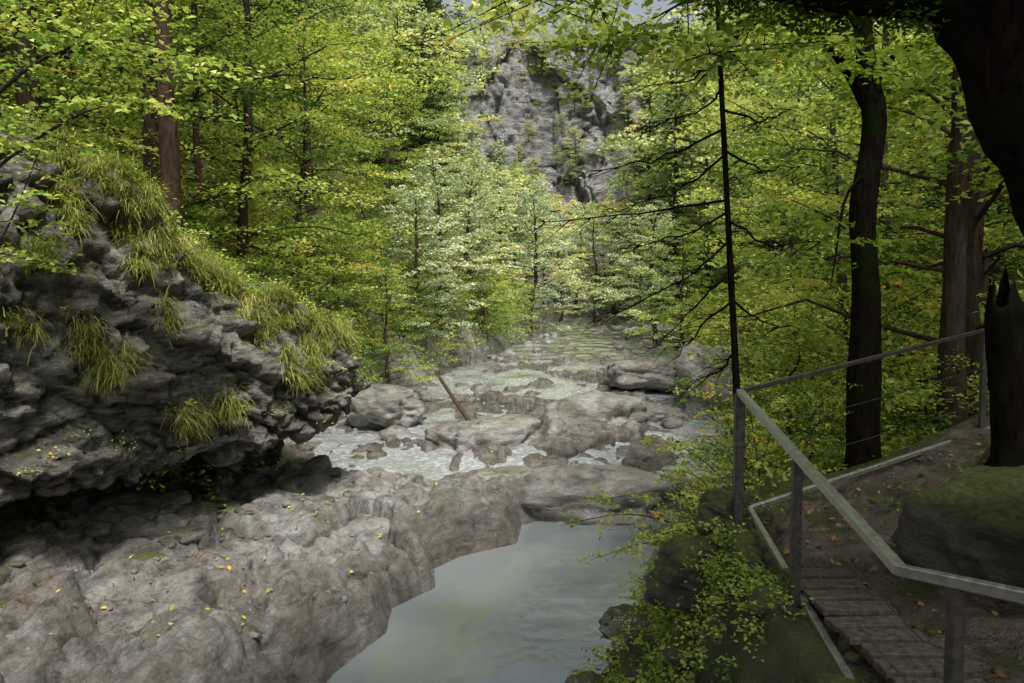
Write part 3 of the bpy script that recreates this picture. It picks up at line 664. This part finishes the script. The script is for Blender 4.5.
# ---------------- shrubs
for it in range(210):
    y=rng.uniform(9,48);side=rng.random()<.55
    if side: x=XW(y)-(2.6 if y<17 else .9)-abs(rng.normal())*3.5
    else: x=XR(y)+ (2.2 if y<12 else 1.2)+abs(rng.normal())*4
    if sdline(np.array([x]),np.array([y]),pathc)[0]<1.6: continue
    if not side and y<12 and x<3.6: continue
    shrubs.add(SH[rng.integers(2)],x,y,rng.uniform(.5,1.1))
for x,y,s in [(2.0,7.6,.35),(2.6,8.4,.45),(1.6,7.0,.28),(3.4,8.6,.5),(4.3,8.9,.5),(5.2,9.3,.6),(3.0,9.8,.5),(6.2,10,.6),(3.6,11,.6)]: shrubs.add(SH[0],x,y,s)
shrubs.mb.build('shrub_understorey',FM)
def clumps(name,XY,size,per,ls,mat,hgt=.25,flat=.6,seed=1,Z=None,wr=.6):
    r_=np.random.default_rng(seed);x,y=XY[:,0],XY[:,1];z=H(x,y) if Z is None else Z
    n=len(x);c=np.repeat(np.c_[x,y,z],per,axis=0);sz=np.repeat(r_.uniform(.5,1.3,n)*size,per)
    o=r_.normal(size=(n*per,3))*np.array([1,1,.5])*sz[:,None]*.5;o[:,2]=np.abs(o[:,2])+hgt*r_.random(n*per)*sz/size
    V,Fq=leaves(c+o,ls,flat,r=r_,wr=wr)
    ti=np.repeat(np.clip(np.repeat(r_.uniform(.15,.75,n),per)+r_.normal(size=n*per)*.13,0,1),4)
    return mk(name,V,Fq,[mat],attrs={'tint':ti},smooth=False)
XY=[]
while len(XY)<4200:
    y=7+abs(rng.normal())*22
    if rng.random()<.55: x=XW(y)-(2.9 if y<16 else .8)-rng.exponential(5)
    else: x=XR(y)+(2.2 if 8<y<14 else 1.3)+rng.exponential(5)
    if y<8.3 and x>0 and x<8: continue
    if sdline(np.array([x]),np.array([y]),pathc)[0]<.9: continue
    XY.append((x,y))
clumps('undergrowth',np.array(XY),.5,34,.10,M_leaf)
XY=[(XR(y)+np.interp(y,[6,9,12],[.1,.6,1])+rng.exponential(.6),y) for y in rng.uniform(5.2,14,640)]
XY=[p for p in XY if sdline(np.array([p[0]]),np.array([p[1]]),pathc)[0]>.85]
clumps('bank_plants',np.array(XY),.22,30,.055,M_leaf,.12,seed=4)
XY=[(rng.uniform(.85,1.7),rng.uniform(4.3,8)) for i in range(460)]+[(rng.uniform(3.1,4.5),rng.uniform(3,6)) for i in range(60)]
clumps('bank_moss_plants',np.array(XY),.16,28,.035,M_leaf,.06,seed=5)
mb=MB();r_=np.random.default_rng(77)
for (u0,v0,d0,u1,v1,d1,nn) in [(740,520,7,600,500,7.6,16),(735,560,6.6,590,560,7.2,14),(745,500,7.4,640,440,8,18),(750,470,7.8,690,380,8.4,20),(740,590,6.3,640,600,6.9,16),(760,480,7.6,740,380,8.2,18),(700,640,6.6,600,660,7.4,14),(720,540,6.8,560,525,7.8,12),(735,520,7,660,470,7.6,16),(720,560,6.7,650,540,7,18),(760,470,8,790,400,8.6,20),(800,460,8.2,840,400,8.8,20),(740,640,5.6,680,620,6,16),(760,660,5.2,710,670,5.6,14),(730,600,6.2,690,560,6.6,18),(745,610,5.9,720,590,6.1,16)]:
    p=smooth_path([P(u0,v0,d0),(P(u0,v0,d0)+P(u1,v1,d1))/2+np.array([0,0,.18]),P(u1,v1,d1)],10);V,Fq=tube(p,np.linspace(.009,.002,10),4);mb.add(V,Fq,0)
    for j in range(nn):
        k=r_.integers(1,10);az=r_.uniform(0,6.28);l=r_.uniform(.12,.4);dd=np.array([math.cos(az),math.sin(az),r_.uniform(-.3,.2)])
        m=16;u=r_.random(m);C=p[k]+dd*(u*l)[:,None]+r_.normal(size=(m,3))*np.array([.05,.05,.02]);V,Fq=leaves(C,.06,.4,r=r_,wr=.55)
        mb.add(V,Fq,1,np.clip(np.repeat(.6+r_.normal()*.2+r_.normal(size=m)*.1,4),0,1))
mb.build('riverside_sapling',[M_bark,M_leaf])
# ---------------- grass on rock
def blades(roots,nrm,per,ln,seed,mb,spread=.06):
    r_=np.random.default_rng(seed);n=len(roots)*per;c=np.repeat(roots,per,axis=0)+r_.normal(size=(n,3))*spread
    d=np.repeat(nrm,per,axis=0)*.5+r_.normal(size=(n,3))*.35+np.array([0,0,.75]);d/=np.linalg.norm(d,axis=1)[:,None]
    l=np.repeat(r_.uniform(.5,1.15,len(roots)),per)*ln*r_.uniform(.5,1.3,n);w=.005+.006*r_.random(n);side=np.cross(d,[0,0,1.])+1e-4;side/=np.linalg.norm(side,axis=1)[:,None]
    K=5;pos=c.copy();Vs=[];dr=d.copy()
    for k in range(K):
        ww=(w*(1-k/(K-.7)))[:,None];Vs+= [pos-side*ww,pos+side*ww]
        pos=pos+dr*(l/(K-1))[:,None];dr=dr+np.array([0,0,-.6]);dr/=np.linalg.norm(dr,axis=1)[:,None]
    V=np.stack(Vs,1).reshape(-1,3);b=np.arange(n)[:,None]*2*K;k=np.arange(K-1)[None,:]*2
    Fq=np.stack([b+k,b+k+1,b+k+3,b+k+2],-1).reshape(-1,4)
    t=np.repeat(np.clip(np.repeat(r_.uniform(.15,.75,len(roots)),per)+r_.normal(size=n)*.14,0,1),2*K);mb.add(V,Fq,0,t)
mb=MB();pu,pv,pf=proj(rockV)
roots=[];nr=[]
for (u,v,rad,k) in [(195,420,16,11),(230,405,12,8),(300,370,18,10),(80,345,24,10),(115,370,16,7),(215,250,26,16),(240,270,22,14),(150,225,28,16),(285,310,22,13),(270,285,20,12),(100,180,28,14),(75,160,22,10),(320,345,14,7),(330,330,16,8),(20,330,15,4),(60,215,18,6),(180,260,18,8),(130,260,18,6),(260,330,14,5),(160,320,14,4),(40,270,14,4)]:
    m=np.where((np.abs(pu-u)<rad)&(np.abs(pv-v)<rad)&(rockN[:,1]<.6))[0]
    if len(m)==0:continue
    dm=pf[m].min();m=m[pf[m]<dm+.8];s=rng.choice(m,k);roots.append(rockV[s]);nr.append(rockN[s])
g=rockV.reshape(NT,NS,3);gn=rockN.reshape(NT,NS,3)
ii=rng.integers(200,298,660);jj=rng.integers(40,600,660);kp=gn[ii,jj,2]>.2
roots.append(g[ii[kp],jj[kp]]);nr.append(gn[ii[kp],jj[kp]])
blades(np.concatenate(roots),np.concatenate(nr),62,.44,3,mb)
mb.build('hanging_grass',[M_grass],smooth=False)
ii=rng.integers(228,299,1000);jj=rng.integers(20,610,1000);q=g[ii,jj];clumps('ledge_plants',q[:,:2],.34,34,.07,M_leaf,.2,seed=8,Z=q[:,2])
ii=rng.integers(120,228,600);jj=rng.integers(20,560,600);kp=gn[ii,jj,2]>.1;q=g[ii,jj][kp];clumps('rock_ferns',q[:,:2],.2,28,.045,M_leaf,.06,seed=9,Z=q[:,2])
n=1700;x=np.r_[rng.uniform(1.8,3.4,450),rng.uniform(1.5,9,750),rng.uniform(-7,-3,500)];y=np.r_[rng.uniform(2,6.5,450),rng.uniform(5.5,12,750),rng.uniform(8,17,500)]
z=H(x,y)+.05;V,Fq=leaves(np.c_[x,y,z],.045,.25,wr=.7);mk('leaf_litter',V,Fq,[M_litter],attrs={'tint':np.repeat(rng.random(n),4)},smooth=False)
n=240;x=rng.uniform(-5.5,4,n);y=rng.uniform(7.5,24,n);z=H(x,y);k=z>ZW(y)+.15;x,y,z=x[k],y[k],z[k];n=len(x)
V,Fq=leaves(np.c_[x,y,z+.03],.07,.2,wr=.7);mk('fallen_yellow_leaves',V,Fq,[M_yellow],attrs={'tint':np.repeat(rng.random(n),4)},smooth=False)
custom_tree('hazel_bush',[P(-60,330,8.5),P(-40,200,8.4),P(-20,60,8.2),P(0,-60,8)],[.06,.05,.04,.03],
 [([P(-40,200,8.4),P(20,150,8.2),P(90,110,8),P(150,100,8)],.025,22),([P(-30,120,8.3),P(40,60,8),P(120,40,7.8),P(200,60,8)],.025,22),([P(-20,20,8.2),P(60,0,8),P(140,-10,8)],.02,20),([P(-40,260,8.4),P(0,240,8.3),P(40,150,8.2)],.02,14)],M_bark,seed=15,lm=M_leaf,ls=.085)
custom_tree('overhanging_maple_branch',[P(960,-100,5.5),P(850,-60,5.6),P(740,-30,5.8),P(640,-15,6)],[.05,.04,.03,.012],
 [([P(850,-60,5.6),P(760,20,5.7),P(700,60,5.8)],.015,18),([P(740,-30,5.8),P(650,20,6),P(600,40,6.2)],.012,18),([P(640,-15,6),P(560,0,6.2),P(500,-10,6.5)],.01,16)],M_barkm,seed=16,lm=M_leaf,ls=.08)
# ---------------- light
w=bpy.data.worlds.new('World');scene.world=w;w.use_nodes=True;nt=w.node_tree
bg=nt.nodes['Background'];sky=nt.nodes.new('ShaderNodeTexSky');sky.sky_type='NISHITA';sky.sun_disc=False
EL=math.radians(58);AZ=math.radians(162)
sky.sun_elevation=EL;sky.sun_rotation=AZ;sky.dust_density=4;sky.air_density=1.;sky.ozone_density=1
hs=nt.nodes.new('ShaderNodeHueSaturation');hs.inputs['Saturation'].default_value=.4;nt.links.new(sky.outputs[0],hs.inputs['Color']);nt.links.new(hs.outputs[0],bg.inputs[0])
bg.inputs[1].default_value=.15
sd=bpy.data.lights.new('sun','SUN');sd.energy=5;sd.angle=math.radians(8);sd.color=(1,.955,.87);so=bpy.data.objects.new('sun',sd);scene.collection.objects.link(so)
dv=Vector((math.sin(AZ)*math.cos(EL),math.cos(AZ)*math.cos(EL),math.sin(EL)));so.rotation_euler=dv.to_track_quat('Z','Y').to_euler()
cam=bpy.data.cameras.new('camera');cam.sensor_width=36;cam.lens=F/1024*36;cam.clip_end=600;cam.clip_start=.05
co=bpy.data.objects.new('camera',cam);scene.collection.objects.link(co);co.location=(0,0,CZ);co.rotation_euler=(math.pi/2-PITCH,0,0);scene.camera=co
scene.view_settings.view_transform='Standard';scene.view_settings.look='None';scene.view_settings.exposure=0
print('script',time.time()-T0)
